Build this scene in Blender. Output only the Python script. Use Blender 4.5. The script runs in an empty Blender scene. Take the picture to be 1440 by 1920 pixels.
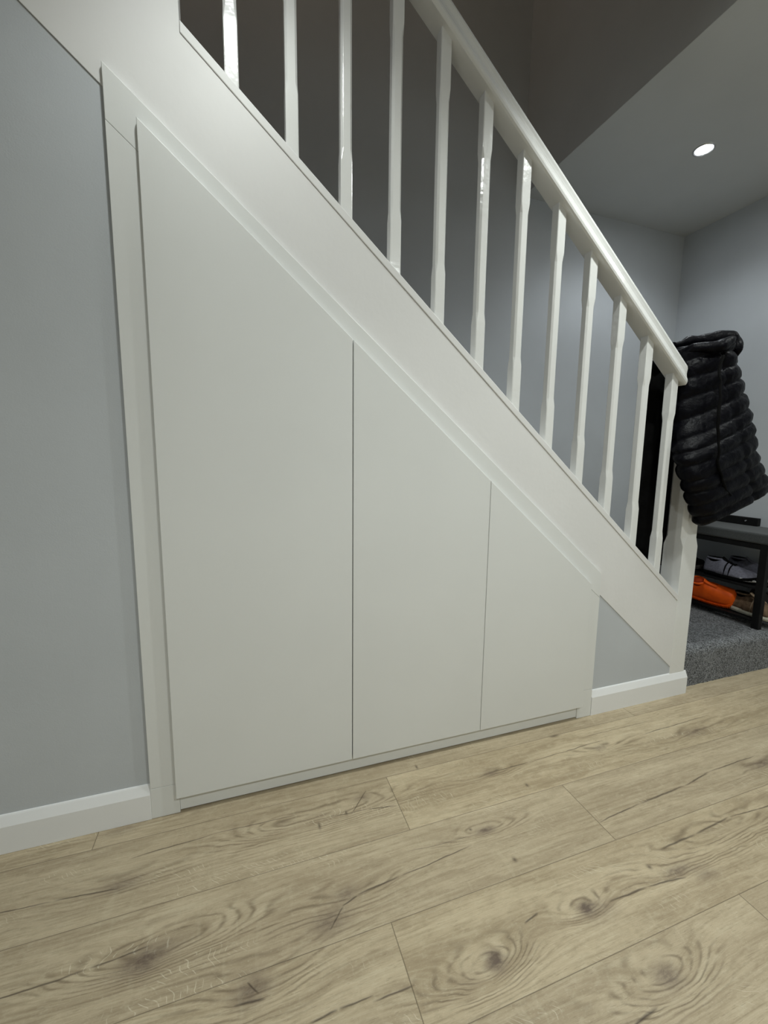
import bpy, bmesh, math, random
from mathutils import Vector, Matrix
random.seed(7)
SC = bpy.context.scene
COL = SC.collection
M = 0.8543            # pitch of the stairs (rise / run)

# ------------------------------------------------------------------ helpers
def obj(name, bm, mat, parent=None, smooth=False, bevel=0.0, seg=2):
    me = bpy.data.meshes.new(name)
    bmesh.ops.recalc_face_normals(bm, faces=bm.faces[:])
    bm.to_mesh(me); bm.free()
    if smooth:
        for p in me.polygons: p.use_smooth = True
    o = bpy.data.objects.new(name, me)
    if mat: me.materials.append(mat)
    COL.objects.link(o)
    if parent is not None:
        o.parent = parent
        o.matrix_parent_inverse = parent_matrix(parent).inverted()
    if bevel:
        b = o.modifiers.new('bevel', 'BEVEL'); b.width = bevel; b.segments = seg
        b.limit_method = 'ANGLE'; b.angle_limit = math.radians(40)
    return o

def parent_matrix(o):
    m = o.matrix_basis.copy()
    if o.parent: m = parent_matrix(o.parent) @ o.matrix_parent_inverse @ m
    return m

def thing(name, label, cat, loc=(0, 0, 0), group=None):
    o = bpy.data.objects.new(name, None); COL.objects.link(o)
    o.location = loc; o.empty_display_size = 0.1
    o['label'] = label; o['category'] = cat
    if group: o['group'] = group
    return o

def tag(o, label, cat, group=None):
    o['label'] = label; o['category'] = cat
    if group: o['group'] = group
    return o

def struct(name, bm, mat, label=None, **k):
    o = obj(name, bm, mat, **k); o['kind'] = 'structure'
    if label: o['label'] = label
    return o

def box(bm, x0, x1, y0, y1, z0, z1):
    vs = [bm.verts.new(p) for p in [(x0,y0,z0),(x1,y0,z0),(x1,y1,z0),(x0,y1,z0),(x0,y0,z1),(x1,y0,z1),(x1,y1,z1),(x0,y1,z1)]]
    for f in [(0,1,2,3),(4,5,6,7),(0,1,5,4),(1,2,6,5),(2,3,7,6),(3,0,4,7)]:
        bm.faces.new([vs[i] for i in f])
    return bm
def B(*a):
    bm = bmesh.new(); box(bm, *a); return bm

def prism_xz(pts, y0, y1, bm=None):
    """polygon in the x-z plane extruded along y"""
    bm = bm or bmesh.new()
    a = [bm.verts.new((x, y0, z)) for x, z in pts]; b = [bm.verts.new((x, y1, z)) for x, z in pts]
    n = len(pts)
    bm.faces.new(a); bm.faces.new(b[::-1])
    for i in range(n): bm.faces.new([a[i], a[(i+1) % n], b[(i+1) % n], b[i]])
    return bm

def prism_yz(pts, x0, x1, bm=None):
    bm = bm or bmesh.new()
    a = [bm.verts.new((x0, y, z)) for y, z in pts]; b = [bm.verts.new((x1, y, z)) for y, z in pts]
    n = len(pts)
    bm.faces.new(a); bm.faces.new(b[::-1])
    for i in range(n): bm.faces.new([a[i], a[(i+1) % n], b[(i+1) % n], b[i]])
    return bm

def loft(rings, bm=None, cap=True, closed=True):
    bm = bm or bmesh.new()
    R = [[bm.verts.new(p) for p in r] for r in rings]
    n = len(R[0])
    for i in range(len(R)-1):
        for j in range(n if closed else n-1):
            k = (j+1) % n
            bm.faces.new([R[i][j], R[i][k], R[i+1][k], R[i+1][j]])
    if cap and closed:
        bm.faces.new(R[0]); bm.faces.new(R[-1][::-1])
    return bm

def tube(pts, r, n=10, bm=None):
    pts = [Vector(p) for p in pts]; rings = []
    for i, p in enumerate(pts):
        t = (pts[min(i+1, len(pts)-1)] - pts[max(i-1, 0)]).normalized()
        u = t.cross(Vector((0, 0, 1)))
        if u.length < 1e-3: u = t.cross(Vector((1, 0, 0)))
        u.normalize(); v = t.cross(u)
        rr = r[i] if isinstance(r, (list, tuple)) else r
        rings.append([p + (u*math.cos(a*2*math.pi/n) + v*math.sin(a*2*math.pi/n))*rr for a in range(n)])
    return loft(rings, bm)

# ------------------------------------------------------------------ materials
def new_mat(name):
    m = bpy.data.materials.new(name); m.use_nodes = True
    nt = m.node_tree; bsdf = nt.nodes['Principled BSDF']
    return m, nt, bsdf

class X:
    """tiny expression builder over Math nodes"""
    nt = None
    def __init__(s, v): s.v = v
    @staticmethod
    def m(op, *a, clamp=False):
        n = X.nt.nodes.new('ShaderNodeMath'); n.operation = op; n.use_clamp = clamp
        for i, q in enumerate(a):
            q = q.v if isinstance(q, X) else q
            if isinstance(q, (int, float)): n.inputs[i].default_value = q
            else: X.nt.links.new(q, n.inputs[i])
        return X(n.outputs[0])
    def __add__(s, o): return X.m('ADD', s, o)
    __radd__ = __add__
    def __sub__(s, o): return X.m('SUBTRACT', s, o)
    def __rsub__(s, o): return X.m('SUBTRACT', o, s)
    def __mul__(s, o): return X.m('MULTIPLY', s, o)
    __rmul__ = __mul__
    def __truediv__(s, o): return X.m('DIVIDE', s, o)
    def abs(s): return X.m('ABSOLUTE', s)
    def floor(s): return X.m('FLOOR', s)
    def fract(s): return X.m('FRACT', s)
    def sin(s): return X.m('SINE', s)
    def clamp(s): return X.m('ADD', s, 0.0, clamp=True)
    def pow(s, e): return X.m('POWER', s, e)
    def exp(s): return X.m('POWER', 2.718281828, s)
    def lt(s, o): return X.m('LESS_THAN', s, o)
    def gt(s, o): return X.m('GREATER_THAN', s, o)
    def min(s, o): return X.m('MINIMUM', s, o)
    def max(s, o): return X.m('MAXIMUM', s, o)
    def smooth(s, a, b):
        n = X.nt.nodes.new('ShaderNodeMapRange'); n.interpolation_type = 'SMOOTHSTEP'
        X.nt.links.new(s.v, n.inputs['Value'])
        n.inputs['From Min'].default_value = a; n.inputs['From Max'].default_value = b
        return X(n.outputs['Result'])

def vec(x, y, z=0.0):
    n = X.nt.nodes.new('ShaderNodeCombineXYZ')
    for i, q in enumerate((x, y, z)):
        if isinstance(q, X): X.nt.links.new(q.v, n.inputs[i])
        else: n.inputs[i].default_value = q
    return n.outputs[0]
def noise(v, scale=1.0, detail=3.0, rough=0.5, dist=0.0):
    n = X.nt.nodes.new('ShaderNodeTexNoise'); X.nt.links.new(v, n.inputs['Vector'])
    n.inputs['Scale'].default_value = scale; n.inputs['Detail'].default_value = detail
    n.inputs['Roughness'].default_value = rough; n.inputs['Distortion'].default_value = dist
    return X(n.outputs[0])
def mixc(f, a, b):
    n = X.nt.nodes.new('ShaderNodeMix'); n.data_type = 'RGBA'
    if isinstance(f, X): X.nt.links.new(f.v, n.inputs[0])
    else: n.inputs[0].default_value = f
    for i, q in ((6, a), (7, b)):
        if isinstance(q, tuple): n.inputs[i].default_value = (*q, 1)
        else: X.nt.links.new(q, n.inputs[i])
    return n.outputs[2]
def objcoord():
    tc = X.nt.nodes.new('ShaderNodeTexCoord')
    s = X.nt.nodes.new('ShaderNodeSeparateXYZ'); X.nt.links.new(tc.outputs['Object'], s.inputs[0])
    return tc.outputs['Object'], X(s.outputs[0]), X(s.outputs[1]), X(s.outputs[2])
def bump(h, strength, dist, bsdf):
    n = X.nt.nodes.new('ShaderNodeBump'); X.nt.links.new(h.v, n.inputs['Height'])
    n.inputs['Strength'].default_value = strength; n.inputs['Distance'].default_value = dist
    X.nt.links.new(n.outputs[0], bsdf.inputs['Normal'])

def paint(name, col, rough, var=0.02, bs=0.15, bscale=220.0, bdist=0.001, spec=0.5, coat=0.0):
    m, nt, b = new_mat(name); X.nt = nt
    P, x, y, z = objcoord()
    f = noise(P, 3.0, 4.0)
    d = tuple(max(0, c*(1-var*2)) for c in col); l = tuple(min(1, c*(1+var*2)) for c in col)
    nt.links.new(mixc(f.smooth(.3, .7), d, l), b.inputs['Base Color'])
    b.inputs['Roughness'].default_value = rough
    b.inputs['Specular IOR Level'].default_value = spec
    b.inputs['Coat Weight'].default_value = coat
    bump(noise(P, bscale, 2.0) + noise(P, 30.0, 2.0)*1.5, bs, bdist, b)
    return m

WALL = paint('grey_wall_emulsion', (.548, .575, .598), .85, .012, .25, 260, .0008, .3)
CEIL = paint('ceiling_emulsion', (.57, .585, .58), .9, .01, .15, 200, .0008, .2)
WHITE = paint('satin_white_cabinet', (.775, .785, .765), .42, .006, .10, 260, .0006, .35)
GLOSS = paint('gloss_white_wood', (.80, .805, .785), .16, .008, .35, 60, .0012, .5)
STRG = paint('gloss_white_stringer', (.785, .78, .765), .52, .01, .25, 60, .0008, .22)
SKIRT = paint('white_skirting', (.86, .865, .86), .28, .005, .10, 100, .0006, .45)
DARK = paint('gap_shade', (.03, .028, .025), .9)  # painted shade for the space behind the cupboard doors

def simple(name, col, rough, metal=0.0, spec=.5, nscale=40, var=.15, bs=.2, bd=.002, sheen=0):
    m, nt, b = new_mat(name); X.nt = nt
    P, x, y, z = objcoord()
    f = noise(P, nscale, 4.0)
    d = tuple(c*(1-var) for c in col); l = tuple(min(1, c*(1+var)) for c in col)
    nt.links.new(mixc(f.smooth(.3, .7), d, l), b.inputs['Base Color'])
    b.inputs['Roughness'].default_value = rough; b.inputs['Metallic'].default_value = metal
    b.inputs['Specular IOR Level'].default_value = spec
    b.inputs['Sheen Weight'].default_value = sheen
    bump(f, bs, bd, b)
    return m

NYLON = simple('black_nylon', (.0016, .0016, .0032), .42, spec=.10, nscale=55, bs=.6, bd=.006)
BLACKCLOTH = simple('black_cloth', (.003, .003, .003), .95, spec=.1, nscale=80)
BLACKWOOD = simple('black_wood', (.006, .006, .006), .6, spec=.2, nscale=20)
GREYPAD = simple('charcoal_seat_fabric', (.060, .064, .064), .9, spec=.15, nscale=260, bs=.5, bd=.001, sheen=.2)
ORANGE = simple('orange_foam', (.98, .125, .008), .5, spec=.3, nscale=30, var=.12)
ORANGE_IN = simple('orange_lining', (.30, .03, .004), .8, spec=.2)
BROWN = simple('brown_suede', (.16, .105, .065), .85, spec=.2, nscale=50, var=.35)
TAN = simple('tan_suede', (.34, .25, .17), .85, spec=.2, nscale=50, var=.2)
SOLE = simple('cream_rubber', (.62, .60, .50), .5, spec=.4)
LILAC = simple('pale_grey_knit', (.17, .17, .21), .8, spec=.2, nscale=90)
WHITESOLE = simple('white_rubber', (.60, .60, .58), .45, spec=.4)
CHARSHOE = simple('charcoal_mesh', (.05, .045, .042), .85, spec=.2, nscale=90)
STEEL = simple('steel', (.6, .6, .6), .25, metal=1, var=.03)
CHROME = simple('brushed_bezel', (.55, .55, .55), .35, metal=.8, var=.03)

def emit(name, col, s):
    m, nt, b = new_mat(name)
    b.inputs['Base Color'].default_value = (0, 0, 0, 1)
    b.inputs['Emission Color'].default_value = (*col, 1); b.inputs['Emission Strength'].default_value = s
    return m
LAMP = emit('lit_led', (.93, .97, 1.0), 45)

# carpet
def carpet_mat():
    m, nt, b = new_mat('charcoal_twist_carpet'); X.nt = nt
    P, x, y, z = objcoord()
    f = noise(P, 165.0, 3.0, .7); g = noise(P, 18.0, 3.0); h = noise(P, 65.0, 2.0)
    t = (f.smooth(.40, .62)*.75 + h.smooth(.35, .65)*.25)*(g*.5+.75)
    nt.links.new(mixc(t.clamp(), (.016, .017, .018), (.34, .352, .365)), b.inputs['Base Color'])
    b.inputs['Roughness'].default_value = .95; b.inputs['Specular IOR Level'].default_value = .1
    b.inputs['Sheen Weight'].default_value = .2
    bump(f + h, 1.0, .008, b)
    return m
CARPET = carpet_mat()

# wide oak planks: joints, growth rings bending round knots, cracks, ray flecks
def floor_mat():
    m, nt, b = new_mat('oak_laminate_planks'); X.nt = nt
    P, x, y, z = objcoord()
    W = .2115; L = 1.96
    v = (y + .9189)/W; row = v.floor(); fv = v.fract()
    rn = X.nt.nodes.new('ShaderNodeTexWhiteNoise'); rn.noise_dimensions = '1D'
    nt.links.new((row*1.37 + 3.1).v, rn.inputs['W']); r0 = X(rn.outputs['Value'])
    known = {0: 1.649, 1: .803, 2: 1.481, 3: .937, 4: .088}
    off = None; anyk = None
    for k, j in known.items():
        e = (row - k).abs().lt(.5)
        off = e*j if off is None else off + e*j
        anyk = e if anyk is None else anyk + e
    off = off + (1 - anyk)*r0*L
    u = (x - off)/L; col = u.floor(); fu = u.fract()
    pid = row*7.13 + col*3.71
    wn = X.nt.nodes.new('ShaderNodeTexWhiteNoise'); wn.noise_dimensions = '1D'
    nt.links.new(pid.v, wn.inputs['W']); rnd = X(wn.outputs['Value'])
    # warps
    w1 = noise(vec(x*2.2, y*7, pid*.7), 1.0, 3.0, .5) - .5
    w2 = noise(vec(x*14, y*34, pid*.7), 1.0, 2.0) - .5
    # knots: x, y, rx, ry, ring bend, darkness
    K = [(.186,-.205,.060,.020,.7,.55),(.277,-.400,.055,.028,.9,.95),(.353,-.383,.045,.022,1.6,.15),(.719,-.402,.040,.022,.8,.50),
         (.668,-.450,.050,.030,.5,.60),(.492,-.525,.042,.030,1.2,.75),(.991,-.635,.024,.022,1.5,1.25),(1.258,-.612,.024,.015,1.6,.95),
         (1.290,-.625,.055,.028,-.4,.40),(1.146,-.352,.036,.014,1.3,.85),(1.284,-.167,.036,.014,.9,.65),(1.748,-.182,.040,.014,1.0,.60),
         (2.18,-.225,.085,.022,.8,.60),(1.560,-.615,.050,.016,.8,.70),(1.625,-.645,.045,.022,-.3,.45),(1.318,-.772,.034,.024,1.6,.80),
         (.697,-.161,.075,.022,2.0,.10),(.922,-.646,.036,.020,1.2,.15),(2.254,-.427,.10,.020,.7,.75),(1.809,-.576,.09,.024,1.8,.08),
         (.60,-.145,.03,.016,.4,.22),(.835,-.13,.03,.016,.5,.45),(.15,-.03,.06,.02,.4,.30),(1.05,-.80,.05,.02,.5,.2)]
    bend = None; dark = None
    jx = x + w2*.018; jy = y + w2*.012
    for (kx, ky, rx, ry, A, D) in K:
        qx = (jx - kx); qy = (jy - ky)
        q = (qx*qx)*(1/rx/rx) + (qy*qy)*(1/ry/ry)
        if A:
            e = ((qx*qx)*(-.07/rx/rx) + (qy*qy)*(-.26/ry/ry)).exp()*(A*3.0)
            bend = e if bend is None else bend + e
        if D:
            d = (q*(-1.35)).exp()*(D*1.15)
            dark = d if dark is None else dark + d
    spots = [(1.053,-.061,.004,.009),(1.369,-.249,.005,.007),(1.171,-.456,.006,.007),(.690,-.19,.004,.012),(1.63,-.075,.02,.006),(1.105,-.338,.004,.004),(.775,-.17,.004,.008),(1.50,-.585,.006,.006)]
    sp = None
    for (kx, ky, rx, ry) in spots:
        qx = (x - kx)/rx; qy = (y - ky)/ry
        d = ((qx*qx + qy*qy)*(-1.0)).exp()
        sp = d if sp is None else sp + d
    # growth rings
    G = y*62 + w1*7.5 + bend + w2*.7 + pid*1.9
    ring = ((G*6.2832).sin()*.5 + .5).pow(3.0)*noise(vec(x*9, y*60, pid*1.7), 1.0, 2.0).smooth(.30, .62)
    ringmask = (bend*.42).clamp()*.85 + noise(vec(x*1.3, y*5, pid*1.3+4), 1.0, 2.0).smooth(.50, .72)*.30
    G2 = (G*.37 + w2)
    broad = noise(vec(x*1.6, G2*1.0, pid), 1.0, 4.0, .6)
    fibre = noise(vec(x*16, y*520, pid), 1.0, 3.0, .65)
    fibre2 = noise(vec(x*6 + w1*2, y*170 + bend*1.5, pid), 1.0, 3.0, .6)
    blotch = noise(vec(x*5, y*14, pid*2.0), 1.0, 3.0)
    grit = noise(vec(x*210, y*330, 0.0), 1.0, 2.0)
    # cross-grain saw marks
    saw = noise(vec(x*60 + w1*6, y*6, pid), 1.0, 2.0)
    # cracks: list of polylines (x1,y1,x2,y2,width)
    C = [(.194,-.134,.398,-.123,.9),(.398,-.123,.638,-.130,.7),(-.15,-.185,.044,-.197,.8),(.044,-.197,.188,-.212,1.),(-.05,-.385,.171,-.381,1.),(.171,-.381,.282,-.375,1.1),
         (.743,-.413,.86,-.402,1.2),(.86,-.402,1.082,-.383,.8),(1.297,-.163,1.44,-.163,1.0),(1.44,-.163,1.794,-.152,.8),
         (1.481,-.435,1.661,-.421,1.1),(1.661,-.421,1.87,-.413,1.5),(1.87,-.413,2.012,-.396,1.5),(2.012,-.396,2.26,-.393,1.0),
         (1.576,-.556,1.718,-.554,1.6),(1.718,-.554,1.875,-.545,1.4),(1.875,-.545,2.10,-.557,1.0),(1.327,-.620,1.446,-.621,1.2),(1.446,-.621,1.566,-.634,1.1),
         (.597,-.613,.653,-.609,1.1),(.653,-.609,.725,-.611,1.0),(.721,-.621,.81,-.621,1.0),(1.16,-.812,1.252,-.802,1.3),(.727,-.170,.841,-.179,.8),(.841,-.179,.932,-.192,.9),
         (1.097,-.594,1.143,-.586,1.1),(1.70,-.115,2.1,-.118,.4),(1.95,-.175,2.35,-.165,.9),(.90,-.345,1.13,-.36,.35),(.665,-.468,.703,-.427,1.3),(.703,-.427,.745,-.413,1.1),(.79,-.178,.857,-.105,1.0),
         (.46,-.54,.52,-.547,1.2),(.485,-.508,.505,-.535,1.1)]
    crack = None; wob = w2*.010
    for (x1, y1, x2, y2, wd) in C:
        if abs(y2-y1) > .8*abs(x2-x1):
            s = (x2-x1)/(y2-y1); ta, tb = min(y1, y2), max(y1, y2)
            line = (x - x1 - (y - y1)*s + wob).abs(); T = y
        else:
            s = (y2-y1)/(x2-x1); ta, tb = x1, x2
            line = (y - y1 - (x - x1)*s + wob).abs(); T = x
        mid = (ta+tb)/2; hl = (tb-ta)/2
        taper = (1 - ((T - mid)*(1/(hl*1.04))).pow(4.0)).clamp()
        c = (1 - line*(1/(wd*.0027))).clamp()*taper
        crack = c if crack is None else crack.max(c)
    crack = crack*(noise(vec(x*30, y*60, 9.0), 1.0, 2.0).smooth(.2, .5)*.4+.6)
    # seams
    ev = fv.min(1 - fv)*W; eu = fu.min(1 - fu)*L
    seam = (1 - ev.smooth(.0002, .0013)).max(1 - eu.smooth(.0003, .0017))
    # pale ray flecks crossing the grain
    q = (x*70 + y*62 + w1*20).fract()
    fl = (1 - (q - .5).abs()*10).clamp()*noise(vec(x*4.0, y*13, pid+2), 1.0, 1.0).smooth(.56, .68)*noise(vec(x*42, y*40, 3.0), 1.0, 1.0).smooth(.46, .58)
    pore = noise(vec(x*45, y*620, pid), 1.0, 2.0, .6).smooth(.60, .74)
    mott = noise(vec(x*38, y*70, pid), 1.0, 4.0, .7)
    # colour
    base = mixc(broad.smooth(.28, .72), (.385, .303, .190), (.590, .490, .328))
    base = mixc(rnd*.40, base, (.450, .378, .275))
    base = mixc((blotch.smooth(.52, .80))*.35, base, (.300, .230, .140))
    base = mixc((fibre2.smooth(.50, .72))*.40, base, (.275, .215, .128))
    base = mixc((fibre.smooth(.52, .75))*.38, base, (.235, .185, .110))
    base = mixc((fibre2.smooth(.50, .30))*.22, base, (.70, .63, .45))
    base = mixc(mott.smooth(.50, .72)*.22, base, (.285, .225, .135))
    base = mixc(mott.smooth(.48, .30)*.20, base, (.70, .63, .46))
    base = mixc((ring*ringmask).clamp()*.78, base, (.165, .122, .072))
    base = mixc(saw.smooth(.60, .78)*.15, base, (.68, .61, .44))
    base = mixc(pore*.40, base, (.150, .112, .065))
    base = mixc((grit - .5).smooth(.08, .25)*.22, base, (.72, .65, .48))
    base = mixc(fl*.50, base, (.86, .80, .62))
    base = mixc((dark*(.05 + noise(vec(x*55 + w1*10, y*120, pid), 1.0, 3.0, .7)*1.5)).clamp()*.90, base, (.115, .080, .062))
    base = mixc(sp.clamp()*.75, base, (.09, .066, .045))
    base = mixc(crack.clamp()*.88, base, (.055, .036, .024))
    base = mixc(seam*.66, base, (.10, .076, .045))
    nt.links.new(base, b.inputs['Base Color'])
    rr = fibre*.14 + .40
    nt.links.new(rr.v, b.inputs['Roughness'])
    b.inputs['Specular IOR Level'].default_value = .35
    bump(fibre*.25 + fibre2*.25 - seam*2.2 - crack*1.6 - ring*ringmask*.3, .35, .0012, b)
    return m
FLOOR = floor_mat()

# ------------------------------------------------------------------ the room
ZC = 2.55; YF, YE, XE, X0 = .92, -3.4, 3.35, 2.073
XW = -1.7; HF = .19; YR = .025
bm = B(XW, XE, YE, .06, -.05, 0); struct('floor', bm, FLOOR)
# raised carpeted hall floor with a rounded nosing
prof = [(YR, 0), (YR, HF-.035)]
for k in range(1, 7):
    a = k/6*math.pi/2; prof.append((YR + .035 - .035*math.cos(a), HF - .035 + .035*math.sin(a)))
prof += [(.93, HF), (.93, 0)]
bm = bmesh.new()
xs = [2.3305 + i*(XE-2.3305)/60 for i in range(61)]
rows = []
pf = [(YR, 0), (YR, .03), (YR, .06), (YR, .09), (YR, .12)] + prof[1:-2]
pf += [(YR+.035+ (.93-YR-.035)*i/30, HF) for i in range(1, 31)]
for xx in xs:
    rr = []
    for (yy, zz) in pf:
        n = (random.random()-.5)*.003
        rr.append((xx, yy + (n if zz < HF-.002 else 0), max(0, zz + (n if zz > .1 else 0))))
    rows.append(rr)
loft(rows, bm, cap=False, closed=False)
struct('floor_landing', bm, CARPET, 'dark grey carpeted hall floor one step up', smooth=True)

# ceiling with the stairwell opening
YO = -.20
bm = bmesh.new()
box(bm, XW, XE, YE, YO, ZC, ZC+.25); box(bm, X0+.001, XE, YO, YF, ZC, ZC+.25); box(bm, XW, .22, YO, -.0, ZC, ZC+.25)
struct('ceiling', bm, CEIL)
struct('wall_header', B(X0, X0+.1, YO, YF, ZC+.0006, 5.0), WALL, 'stairwell end face rising above the hall ceiling')
struct('wall_stairwell', B(.0, X0+.1, YO-.1, YO, ZC+.25, 5.0), WALL)
struct('ceiling_upstairs', B(XW, X0+.1, YO-.1, YF+.1, 5.0, 5.08), CEIL)
struct('wall_far', B(XW, XE+.1, YF, YF+.1, 0, 5.0), WALL)
struct('wall_right', B(XE, XE+.1, YE, YF, 0, ZC+.25), WALL)
struct('wall_near', B(XW, XE, YE-.1, YE, 0, ZC+.25), WALL)
struct('wall_west', B(XW-.1, XW, YE, YF, 0, 5.0), WALL)
def zs(c, x): return c - M*x
# left wall beside the cupboard, cut under the stringer
struct('wall_left', prism_xz([(XW, 0), (.235, 0), (.235, zs(2.1275, .235)), (-.02, zs(2.1275, -.02)), (-.02, ZC), (XW, ZC)], 0, .08), WALL)
# small grey triangle under the foot of the stringer
struct('wall_triangle', prism_xz([(1.85, 0), (2.335, 0), (2.335, zs(2.1275, 2.335)), (1.85, zs(2.1275, 1.85))], 0, .05), WALL, 'small grey wall triangle under the foot of the stairs')

# skirting boards: flat face, bevelled bright top
SP = [(0, 0), (-.0150, 0), (-.0150, .079), (-.0142, .081), (-.0050, .103), (-.0030, .106), (0, .1075)]
def skirting(name, x0, x1, end=False):
    bm = bmesh.new()
    if not end:
        prism_yz(SP, x0, x1, bm); return struct(name, bm, SKIRT, bevel=.0012)
    rings = [[(x0, y, z) for y, z in SP]]
    for k in range(9):
        a = k/8*math.pi/2
        d = .014*(1-math.cos(a))     # the end rounds off backwards
        xx = x1 - .014 + .014*math.sin(a)
        rings.append([(xx, min(0.0, y + d) if y < 0 else y + 0.0, z - (.012*(1-math.cos(a)) if z > .05 else 0)) for y, z in SP])
    loft(rings, bm)
    return struct(name, bm, SKIRT)
skirting('baseboard_left', XW, .2235)
skirting('baseboard_right', 1.8690, 2.440, True)

# ------------------------------------------------------------------ understairs cupboard
cup = thing('understairs_cupboard', 'white fitted cupboard with three sloping-top doors under the stairs', 'cupboard', (1.05, 0, 0))
fy0, fy1 = -.0144, .02
dy0, dy1 = -.0288, -.0150
xl, xr = .2236, 1.8677
g = .0006
bT, bDn = 2.2132, 2.1258
def cz(x): return zs(2.1105, x)     # inner edge of the frame's sloping rail
# stiles
obj('frame_stile', prism_xz([(xl, .0975), (.300, .0975), (.300, zs(2.0535, .300)), (xl, zs(2.0535, xl))], fy0, fy1), WHITE, cup, bevel=.0010)
obj('frame_stile', prism_xz([(1.795, .1215), (xr, .1215), (xr, .515), (1.795, .575)], fy0, fy1), WHITE, cup, bevel=.0010)
obj('plinth_block', B(xl, .300, fy0, fy1, .001, .0966), WHITE, cup, bevel=.0010)
obj('plinth_block', B(1.795, xr, fy0, fy1, .001, .1206), WHITE, cup, bevel=.0010)
# sloping rail, overlapping the stringer
obj('frame_rail', prism_xz([(xl, zs(2.0541, xl)), (.300, zs(2.0541, .300)), (.300, cz(.300)-.03), (1.795, cz(1.795)-.03), (1.795, .5756), (xr, .5156),
                            (xr, zs(bT, xr)), (xl+.0, zs(bT, xl)-.035)], fy0, fy1), WHITE, cup, bevel=.0016)
# doors
gap = .0016
def door(x0, x1):
    z0 = .058
    return obj('cupboard_door', prism_xz([(x0, z0), (x1, z0), (x1, zs(bDn, x1)), (x0, zs(bDn, x0))], dy0, dy1), WHITE, cup, bevel=.0016, seg=3)
door(.2926, .8309-gap*.9); door(.8309+gap*.9, 1.3244-gap*.6); door(1.3244+gap*.6, 1.8065)
obj('plinth', B(.3005, 1.7945, -.0105, .006, .007, .0565), WHITE, cup)
obj('gap_shade_sheet', prism_xz([(.302, .0775), (1.793, .0775), (1.793, cz(1.793)-.05), (.302, cz(.302)-.05)], .0225, .044), DARK, cup)  # thin dark sheet, paints the shade seen through the door gaps

# ------------------------------------------------------------------ staircase
st = thing('staircase', 'straight staircase with a deep white stringer board rising to the left', 'stairs', (2.3, .45, HF))
cS, bS = 2.4685, 2.1285
XN0, XN1 = 2.3275, 2.4185
sy0, sy1 = -.0028, .046
cap_h = .028
obj('stringer', prism_xz([(-.02, zs(bS, -.02)), (XN0-.0006, zs(bS, XN0)), (XN0-.0006, zs(cS-cap_h-.0008, XN0)), (.3948, zs(cS-cap_h-.0008, .3948)), (.3948, 2.54), (-.02, 2.54)], sy0, sy1), STRG, st, bevel=.001)
obj('stringer_capping', prism_xz([(.3955, zs(cS, .3955)), (XN0-.0004, zs(cS, XN0)), (XN0-.0004, zs(cS-cap_h, XN0)), (.3955, zs(cS-cap_h, .3955))], -.0055, .052), STRG, st, bevel=.0022)
nose = 2.385
for k in range(8):
    tz = HF + .2*(k+1); tx = (nose - tz)/M
    bm = B(tx-.234-.02, tx, .047, .915, tz-.035, tz)
    obj('tread', bm, CARPET, st, bevel=.008)
    obj('riser', B(tx-.03, tx-.018, .047, .915, tz-.2, tz-.036), CARPET, st)
obj('wall_stringer', prism_xz([(.3, zs(cS, .3)), (2.32, zs(cS, 2.32)), (2.32, zs(bS+.05, 2.32)), (.3, zs(bS+.05, .3))], .8985, .9195), STRG, st, bevel=.001)

# ------------------------------------------------------------------ banister
ban = thing('banister', 'white gloss banister of square spindles under a sloping handrail', 'banister', (2.37, .03, HF))
def newel():
    # square 91 mm post with stopped chamfers
    cx, cy, h = (XN0+XN1)/2, .0420, .0455
    rings = []
    def ring(z, c):
        p = []
        for sx, sy in ((-1,-1),(1,-1),(1,1),(-1,1)):
            a = (cx+sx*h, cy+sy*(h-c)); b_ = (cx+sx*(h-c), cy+sy*h)
            p += ([a, b_] if sx*sy < 0 else [b_, a])
        # order consistently round the square
        out = [(cx-h, cy-h+c), (cx-h+c, cy-h), (cx+h-c, cy-h), (cx+h, cy-h+c), (cx+h, cy+h-c), (cx+h-c, cy+h), (cx-h+c, cy+h), (cx-h, cy+h-c)]
        return [(x, y, z) for x, y in out]
    for z, c in ((.002, .0012), (.695, .0012), (.735, .015), (1.17, .015), (1.21, .0012), (1.43, .0012), (1.455, .012)):
        rings.append(ring(z, c))
    return loft(rings)
nw = obj('newel_post', newel(), GLOSS, ban, bevel=.0008)
obj('newel_post', B(.300, .3945, .0005, .085, 2.5405, 3.2), STRG, ban, bevel=.0012)
def spindle(xr_):
    h = .0175; cx = xr_ - h; cy = .0185
    z0b = zs(cS, cx); z1 = 3.2795 - M*cx
    t0 = zs(2.630, cx); t1 = zs(3.118, cx)
    bm = bmesh.new()
    def ring(z, c, s=1.0, slope=False):
        q = h*s
        pts = [(-q, -q+c), (-q+c, -q), (q-c, -q), (q, -q+c), (q, q-c), (q-c, q), (-q+c, q), (-q, q-c)]
        return [(cx+a, cy+b_, z - (M*a if slope else 0)) for a, b_ in pts]
    rings = [ring(z0b-.002, .0022, 1, True), ring(t0-.018, .0022), ring(t0+.012, .0062, .945), ring(t1-.012, .0062, .945), ring(t1+.018, .0022), ring(z1+.002, .0022, 1, True)]
    return loft(rings)
for k in range(13):
    xr_ = .5312 + .15247*(k-1) if k else .5312 - .15247
    if k == 0: continue
    obj('spindle', spindle(xr_), GLOSS, ban, bevel=.0007, seg=1)
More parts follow.
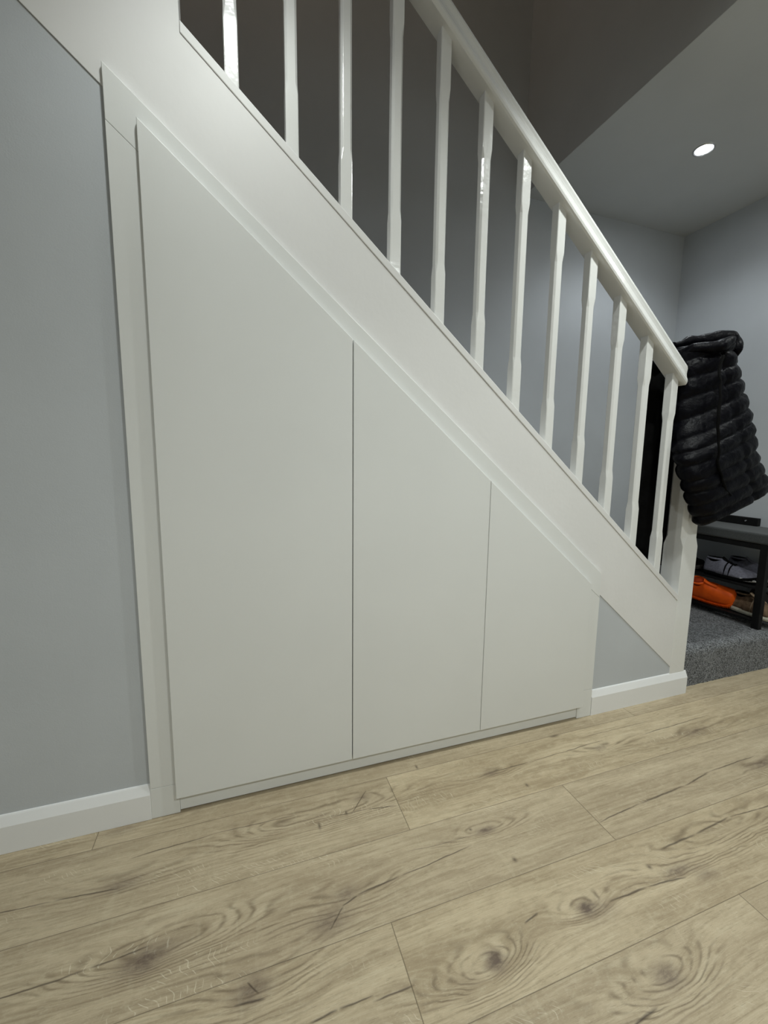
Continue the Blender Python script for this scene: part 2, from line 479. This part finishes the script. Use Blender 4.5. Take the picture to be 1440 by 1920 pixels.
# handrail: moulded section swept along the slope, section given as (y, vertical offset)
RB = 3.2795
sec = [(-.015, 0), (-.0195, .006), (-.0215, .014), (-.0205, .022), (-.0165, .032), (-.0150, .043), (-.0160, .054), (-.0175, .063), (-.0155, .073), (-.007, .082), (.006, .087),
       (.026, .087), (.038, .082), (.046, .073), (.048, .063), (.0465, .054), (.0455, .043), (.047, .032), (.051, .022), (.052, .014), (.050, .006), (.0455, 0)]
rings = []
for x in (.38, 2.228):
    rr = []
    for y, dz in sec:
        xx = x
        rr.append((xx, y, RB - M*xx + dz))
    rings.append(rr)
obj('handrail', loft(rings), GLOSS, ban, bevel=.0012, smooth=False)

# ------------------------------------------------------------------ camera solution (also used once to size the jacket)
CAM = Vector((.50683, -1.28, 1.07084)); FPX = 782.76
yaw, pit, rol = .3283, -.1303, .0117
fw = Vector((math.sin(yaw)*math.cos(pit), math.cos(yaw)*math.cos(pit), math.sin(pit)))
r_ = Vector((math.cos(yaw), -math.sin(yaw), 0)); u_ = r_.cross(fw)
rt = r_*math.cos(rol) + u_*math.sin(rol); up = -r_*math.sin(rol) + u_*math.cos(rol)
cam = bpy.data.cameras.new('camera'); co = bpy.data.objects.new('camera', cam); COL.objects.link(co)
cam.sensor_fit = 'VERTICAL'; cam.sensor_height = 24.0; cam.lens = FPX/1920*24.0
cam.clip_start = .02
mat = Matrix((rt, up, -fw)).transposed().to_4x4(); mat.translation = CAM
co.matrix_world = mat
SC.camera = co

# ------------------------------------------------------------------ puffer jacket over the newel post
def interp(tab, t):
    n = len(tab)-1; f = min(max(t, 0), 1)*n; i = min(int(f), n-1); f -= i
    a, b_ = Vector(tab[i]), Vector(tab[i+1]); return a.lerp(b_, f)
def padded(Lt, Rt, th0, th1, N, bands, amp, seed, panel=None, rows=130, cols=96, tilt=.0, wr=.004, expo=.75):
    rnd = random.Random(seed)
    from mathutils import noise as mn
    rings = []
    for i in range(rows+1):
        t = i/rows
        ring = []
        for j in range(cols):
            a = 2*math.pi*j/cols
            ca, sa = math.cos(a), math.sin(a)
            ex = math.copysign(abs(ca)**expo, ca); ey = math.copysign(abs(sa)**expo, sa)
            tt = t + tilt*ex*(1-abs(2*t-1)**6)
            P0 = interp(Lt, t); P1 = interp(Rt, t)
            c = (P0+P1)/2; w = (P1-P0)/2
            th = th0 + (th1-th0)*t
            # close the top and the hem softly
            endf = min(1, (t/.035)**.5 if t > 0 else 0) * min(1, ((1-t)/.03)**.5 if t < 1 else 0)
            endf = .25 + .75*endf
            n_ = w.cross(Vector((0, 0, 1))).normalized()
            if n_.y > 0: n_ = -n_
            p = c + w*ex*(.93+.07*endf) + n_*(-ey)*th*endf*-1
            q = tt*bands
            fr = q - math.floor(q)
            pf_ = abs(math.sin(math.pi*fr))**.55
            out = (w.normalized()*ex*.7 + n_*ey)
            if out.length > 0: out.normalize()
            amt = amp*(pf_-.55)
            if panel and ey > 0:
                d = abs(ex - (panel[0] + panel[1]*t))
                amt -= .011*math.exp(-(d/.05)**2)
                amt -= .0
            nz = mn.noise(Vector((p.x*16+seed, p.y*16, p.z*16)))*wr*1.6 + mn.noise(Vector((p.x*45, p.y*45+seed, p.z*60)))*wr*.8
            p = p + out*(amt + nz)
            ring.append(p)
        rings.append(ring)
    return loft(rings)
jk = thing('puffer_jacket', 'black quilted puffer jacket draped over the bottom post of the banister', 'jacket', (2.40, -.02, .8))
Lj = [(2.26, 0.075, 1.546), (2.252, 0.065, 1.46), (2.241, 0.055, 1.355), (2.241, 0.045, 1.237), (2.213, -0.005, 1.134), (2.198, -0.04, 1.075), (2.22, -0.055, 0.993), (2.254, -0.055, 0.927), (2.296, -0.055, 0.854), (2.342, -0.05, 0.792)]
Rj = [(2.459, 0.0, 1.572), (2.46, -0.02, 1.499), (2.489, -0.03, 1.426), (2.519, -0.04, 1.352), (2.541, -0.05, 1.274), (2.561, -0.06, 1.201), (2.587, -0.07, 1.117), (2.627, -0.07, 1.051), (2.682, -0.07, 0.991), (2.699, -0.07, 0.939)]
obj('quilted_body', padded(Lj, Rj, .085, .050, 10, 12, .0125, 3.3, panel=(.30, .05), tilt=.012, wr=.0032), NYLON, jk, smooth=True)
# collar: a soft roll folded over at the top, with its opening towards the wall
def roll(pts, r, seed, n=16):
    from mathutils import noise as mn
    bm = tube(pts, r, n)
    for v in bm.verts:
        v.co += Vector((mn.noise(v.co*22+Vector((seed,0,0))), mn.noise(v.co*22+Vector((0,seed,0))), mn.noise(v.co*22+Vector((0,0,seed)))))*.012
    return bm
def curve(pts, n=8):
    pts = [Vector(p) for p in pts]; out = []
    for i in range(len(pts)-1):
        p0 = pts[max(i-1,0)]; p1 = pts[i]; p2 = pts[i+1]; p3 = pts[min(i+2,len(pts)-1)]
        for k in range(n):
            t = k/n
            out.append(.5*((2*p1)+(p2-p0)*t+(2*p0-5*p1+4*p2-p3)*t*t+(3*p1-p0-3*p2+p3)*t**3))
    out.append(pts[-1]); return out
c1 = curve([(2.225,.09,1.50),(2.27,-.01,1.525),(2.33,-.065,1.527),(2.40,-.055,1.553),(2.455,-.02,1.575)])
obj('collar', roll(c1, [.010+.014*math.sin(math.pi*min(1,(i+1)/len(c1))) for i in range(len(c1))], 1.7), NYLON, jk, smooth=True)
c2 = curve([(2.465,-.03,1.50),(2.462,-.04,1.54),(2.448,-.02,1.585),(2.40,.03,1.585),(2.33,.06,1.575),(2.27,.09,1.555)])
obj('hood_fold', roll(c2, [.014+.010*math.sin(math.pi*i/(len(c2)-1)) for i in range(len(c2))], 4.2), NYLON, jk, smooth=True)
c3 = curve([(2.327, -0.075, 1.484), (2.292, -0.105, 1.381), (2.274, -0.125, 1.245), (2.292, -0.125, 1.102), (2.347, -0.118, 0.985), (2.47, -0.1, 0.891)])
obj('zip_placket', roll(c3, .005, 2.0, 8), BLACKCLOTH, jk, smooth=True)
# darker coat hanging on the stair side of the same post
ct = thing('black_coat', 'plain black coat hanging behind the last spindles of the banister', 'coat', (2.28, .13, .6))
Lc = [(2.217, 0.13, 1.51), (2.211, 0.13, 1.413), (2.187, 0.13, 1.275), (2.168, 0.13, 1.101), (2.165, 0.13, 0.911), (2.168, 0.13, 0.778), (2.174, 0.13, 0.666)]
Rc = [(2.331, 0.13, 1.52), (2.352, 0.13, 1.411), (2.379, 0.13, 1.272), (2.402, 0.13, 1.104), (2.42, 0.13, 0.907), (2.441, 0.13, 0.728), (2.464, 0.13, 0.57)]
obj('coat_body', padded(Lc, Rc, .028, .034, 7, 1, .0, 8.1, rows=60, cols=48, wr=.006), BLACKCLOTH, ct, smooth=True)
obj('coat_collar', roll(curve([(2.20,.11,1.48),(2.26,.10,1.495),(2.33,.09,1.49)]), .018, 3.3, 12), BLACKCLOTH, ct, smooth=True)

# ------------------------------------------------------------------ shoe bench against the end wall
be = thing('shoe_bench', 'black shoe bench with grey padded seat and two shelves by the end wall', 'bench', (3.19, .42, HF))
bx0, bx1, by0, by1 = 3.05, 3.335, .055, .80
ST = .70
obj('seat_cushion', B(bx0-.005, bx1, by0-.01, by1, ST-.055, ST), GREYPAD, be, bevel=.010, seg=3)
obj('seat_rail', B(bx0+.004, bx0+.022, by0, by1, ST-.085, ST-.056), BLACKWOOD, be, bevel=.002)
for (lx, ly) in ((bx0, by0+.018), (bx0, by1-.05), (bx1-.04, by0+.018), (bx1-.04, by1-.05)):
    obj('leg', prism_xz([(lx+.004, HF+.0005), (lx+.032, HF+.0005), (lx+.036, ST-.056), (lx, ST-.056)], ly, ly+.034), BLACKWOOD, be, bevel=.0015)
for z in (.235, .410):
    bm = bmesh.new()
    for k in range(5): 
        x_ = bx0+.01 + k*.054
        box(bm, x_, x_+.036, by0+.053, by1-.051, z-.012, z)
    obj('shelf', bm, BLACKWOOD, be, bevel=.002)
br = thing('back_bar', 'thin black bar with a shiny stud lying along the wall behind the grey bench seat', 'bar', (3.32, .5, ST))
obj('bar', B(3.306, 3.334, .275, .80, ST+.001, ST+.046), BLACKWOOD, br, bevel=.003)
obj('stud', loft([[(3.3055, .335+.006*math.cos(a*math.pi/6), ST+.026+.006*math.sin(a*math.pi/6)) for a in range(12)], [(3.301, .335+.004*math.cos(a*math.pi/6), ST+.026+.004*math.sin(a*math.pi/6)) for a in range(12)]]), STEEL, br)

def shoe(name, label, L, W, HH, HT, pos, rot, mu, ms, lining, strap=None, ribs=False, group=None, tongue=True, toe=None, roll_=0, lift=0):
    """heel at local x=0, toe at x=L"""
    t = thing(name, label, 'shoe', pos, group)
    Mx = Matrix.Translation((pos[0], pos[1], pos[2]+lift)) @ Matrix.Rotation(rot, 4, 'Z') @ Matrix.Rotation(roll_, 4, 'X')
    t.rotation_euler = (0, 0, rot)
    def wid(s): return W/2*(.70 + .30*math.sin(math.pi*min(1, s*1.25)**1.0*.62)) * (1 if s < .80 else math.sqrt(max(0.02, 1-((s-.80)/.205)**2))) * (1 if s > .08 else math.sqrt(max(.12, 1-((.08-s)/.085)**2)))
    hs = .022
    # sole
    rings = []
    for i in range(25):
        s = i/24; w = wid(s)*1.06; lift = .014*max(0, (s-.72)/.28)**2
        x = s*L
        h1 = hs*(1.15 if s < .3 else 1.0 if s < .8 else 1.15)
        rings.append([(x, -w*.9, lift), (x, -w, lift+h1*.5), (x, -w*.96, lift+h1), (x, w*.96, lift+h1), (x, w, lift+h1*.5), (x, w*.9, lift)])
    bm = loft(rings)
    if ribs:
        for sgn in (-1, 1):
            for k in range(26):
                s = .05 + k/26*.86; w = wid(s)*1.06
                box(bm, s*L-.0016, s*L+.0016, sgn*w-.003, sgn*w+.003, .003, hs*.95)
    bm.transform(Mx)
    obj('sole', bm, ms, t, bevel=.002)
    # upper
    rings = []
    for i in range(29):
        s = .012 + i/28*.975
        w = wid(s); z0 = hs*.8
        if s < .36: top = HH*(1 - .10*math.sin(math.pi*s/.36))
        else:
            q = (s-.36)/.64; top = HT + (HH*.98-HT)*(1-q)**1.7
        if s > .9: top = z0 + (top-z0)*math.sqrt(max(.02, 1-((s-.9)/.1)**2))
        if s < .05: top *= .93
        n = 18; ring = []
        for j in range(n):
            a = math.pi*j/(n-1)
            cx_, sx_ = math.cos(a), math.sin(a)
            nar = 1 - .38*(sx_**1.5 if s < .45 else sx_*.6)
            ring.append((s*L, w*math.copysign(abs(cx_)**.7, cx_)*nar if abs(cx_) > 1e-6 else 0, z0 + (top-z0)*sx_**.75 if sx_ > 0 else z0))
        rings.append(ring)
    bm = loft(rings); bm.transform(Mx)
    obj('upper', bm, mu, t, smooth=True)
    # foot opening
    n = 20; ra = []; rb = []; rc = []
    for j in range(n):
        a = 2*math.pi*j/n
        ex = .19*L + .165*L*math.cos(a); ey = W*.27*math.sin(a)
        ra.append((ex, ey, HH*.95)); rb.append((ex, ey*1.04, HH*1.03)); rc.append((.19*L + .145*L*math.cos(a), ey*.8, HH*1.035))
    rd = [(.19*L + .13*L*math.cos(2*math.pi*j/n), W*.2*math.sin(2*math.pi*j/n), HH*.6) for j in range(n)]
    bm = loft([ra, rb, rc], cap=False); bm.transform(Mx); obj('collar', bm, mu, t, smooth=True)
    bm = loft([rc, [(x, y, z-.012) for x, y, z in rc], rd], cap=True); 
    bm.transform(Mx); obj('lining', bm, lining, t, smooth=True)
    if tongue:
        tg = curve([(.34*L, 0, HH*1.10), (.42*L, 0, HH*.95), (.60*L, 0, HT+(HH-HT)*.42)], 5)
        bm = bmesh.new()
        rr = [[(p.x, -W*.13, p.z), (p.x, 0, p.z+.006), (p.x, W*.13, p.z), (p.x, 0, p.z-.006)] for p in tg]
        loft(rr, bm); bm.transform(Mx); obj('tongue', bm, strap or mu, t, smooth=True)
    if toe:
        rings = []
        for i in range(9):
            s = .78 + i/8*.225; w = wid(min(s, .998))*1.03
            tp = HT*(1.04 if s < .9 else 1.04*math.sqrt(max(.05, 1-((s-.9)/.11)**2)))
            rings.append([(s*L, w*math.cos(math.pi*j/10), .012 + (tp-.012)*math.sin(math.pi*j/10)**.8*.72) for j in range(11)])
        bm = loft(rings); bm.transform(Mx); obj('toe_cap', bm, toe, t, smooth=True)
    if strap:
        for s in (.47, .56):
            w = wid(s)*.93; z = HT + (HH*.98-HT)*(1-(s-.36)/.64)**1.7
            pts = [(s*L, w*math.cos(math.pi*j/10), hs + (z-hs+.004)*math.sin(math.pi*j/10)**.8) for j in range(11)]
            bm = tube(pts, .0035, 6); bm.transform(Mx); obj('lace', bm, strap, t, smooth=True)
    return t
d2r = math.radians
# lower shelf (top at .235), upper shelf (top at .425)
shoe('orange_shoe', 'bright orange padded shoe with ribbed sole on the lower bench shelf', .225, .115, .125, .085, (3.105, .455, .2362), d2r(-74), ORANGE, ORANGE, ORANGE_IN, ribs=True, roll_=d2r(36), lift=.034)
shoe('brown_trainer', 'brown and tan trainer with a cream sole right of the orange shoe', .255, .105, .105, .060, (3.155, .262, .2362), d2r(-93), BROWN, SOLE, BLACKCLOTH, strap=TAN)
shoe('grey_trainer', 'pale grey trainer with white toe cap on the upper bench shelf', .265, .10, .100, .060, (3.12, .408, .4112), d2r(-88), LILAC, BLACKCLOTH, BLACKCLOTH, strap=BLACKCLOTH, toe=WHITESOLE)
shoe('black_trainer', 'black trainer in the shade of the upper bench shelf, left of the pale grey one', .27, .10, .105, .06, (3.13, .70, .4112), d2r(-85), BLACKCLOTH, CHARSHOE, BLACKCLOTH, strap=CHARSHOE)
shoe('charcoal_trainer', 'charcoal trainer with a cream sole behind the front leg of the bench', .25, .10, .10, .06, (3.27, .25, .2362), d2r(-87), CHARSHOE, SOLE, BLACKCLOTH)
shoe('white_toed_trainer', 'pale trainer at the wall end of the upper bench shelf, partly hidden by the leg', .25, .10, .10, .06, (3.255, .365, .4112), d2r(-88), LILAC, WHITESOLE, BLACKCLOTH, toe=WHITESOLE)

# ------------------------------------------------------------------ downlights
def disc(cx, cy, z, r, n=28): return [(cx+r*math.cos(2*math.pi*i/n), cy+r*math.sin(2*math.pi*i/n), z) for i in range(n)]
def downlight(x, y, label, power, z=ZC, col=(.95, .98, 1.0), spread=150, size=.055, blend=.6):
    t = thing('ceiling_downlight', label, 'ceiling light', (x, y, z), 'recessed ceiling downlights')
    obj('bezel', loft([disc(x,y,z-.0005,.046), disc(x,y,z-.004,.045), disc(x,y,z-.005,.040), disc(x,y,z-.002,.036), disc(x,y,z-.0005,.034)], cap=False), CHROME, t, smooth=True)
    obj('lamp', loft([disc(x,y,z-.0008,.033), disc(x,y,z-.002,.032)]), LAMP, t)
    ld = bpy.data.lights.new('downlight_beam', 'SPOT'); ld.energy = power; ld.spot_size = math.radians(spread); ld.spot_blend = blend
    ld.shadow_soft_size = size; ld.color = col
    lo = bpy.data.objects.new('downlight_beam', ld); COL.objects.link(lo); lo.location = (x, y, z-.02-size)
    lo.parent = t; lo.matrix_parent_inverse = Matrix.Translation((-x, -y, -z))
    return t
LC = (.94, 1.0, .955)
LC = (.95, 1.0, .965)
downlight(2.65, .324, 'lit recessed downlight in the hall ceiling above the shoe bench', 4.1, col=(.90, .96, 1.0))
downlight(.53, -.44, 'lit recessed downlight over the tall left door of the cupboard', 8.5, spread=142, blend=1.0, col=LC, size=.04)
downlight(1.77, -.54, 'lit recessed downlight in line with the middle of the handrail', 20, spread=140, blend=1.0, col=LC, size=.04)
downlight(3.0, -.54, 'lit recessed downlight nearest the end wall of the room', 8, spread=140, blend=1.0, col=LC, size=.04)
downlight(.53, -2.2, 'lit recessed downlight at the back left of the room ceiling', 18, col=LC)
downlight(1.77, -2.2, 'lit recessed downlight at the back right of the room ceiling', 21, col=LC)
# unseen warm globe added upstairs to brighten the stairwell
t = thing('added_stairwell_lamp', 'unseen warm globe added upstairs to brighten the stairwell', 'lamp', (.1, .10, 4.3))
def ball(cx, cy, cz_, r, bm=None):
    bm = bm or bmesh.new(); bmesh.ops.create_uvsphere(bm, u_segments=24, v_segments=14, radius=r, matrix=Matrix.Translation((cx, cy, cz_))); return bm
obj('globe', ball(.1, .10, 4.3, .12), emit('added_warm_globe', (1, .74, .52), 3.8), t, smooth=True)
obj('flex', tube([(.1, .10, 4.42), (.1, .10, 5.0)], .004, 8), BLACKWOOD, t)

# ------------------------------------------------------------------ world and view
w = bpy.data.worlds.new('world'); SC.world = w; w.use_nodes = True
w.node_tree.nodes['Background'].inputs[0].default_value = (.75, .85, 1, 1)
w.node_tree.nodes['Background'].inputs[1].default_value = 0.0
SC.view_settings.view_transform = 'Standard'; SC.view_settings.look = 'None'
SC.view_settings.exposure = 1.40; SC.view_settings.gamma = 1.0
SC.view_settings.use_curve_mapping = False
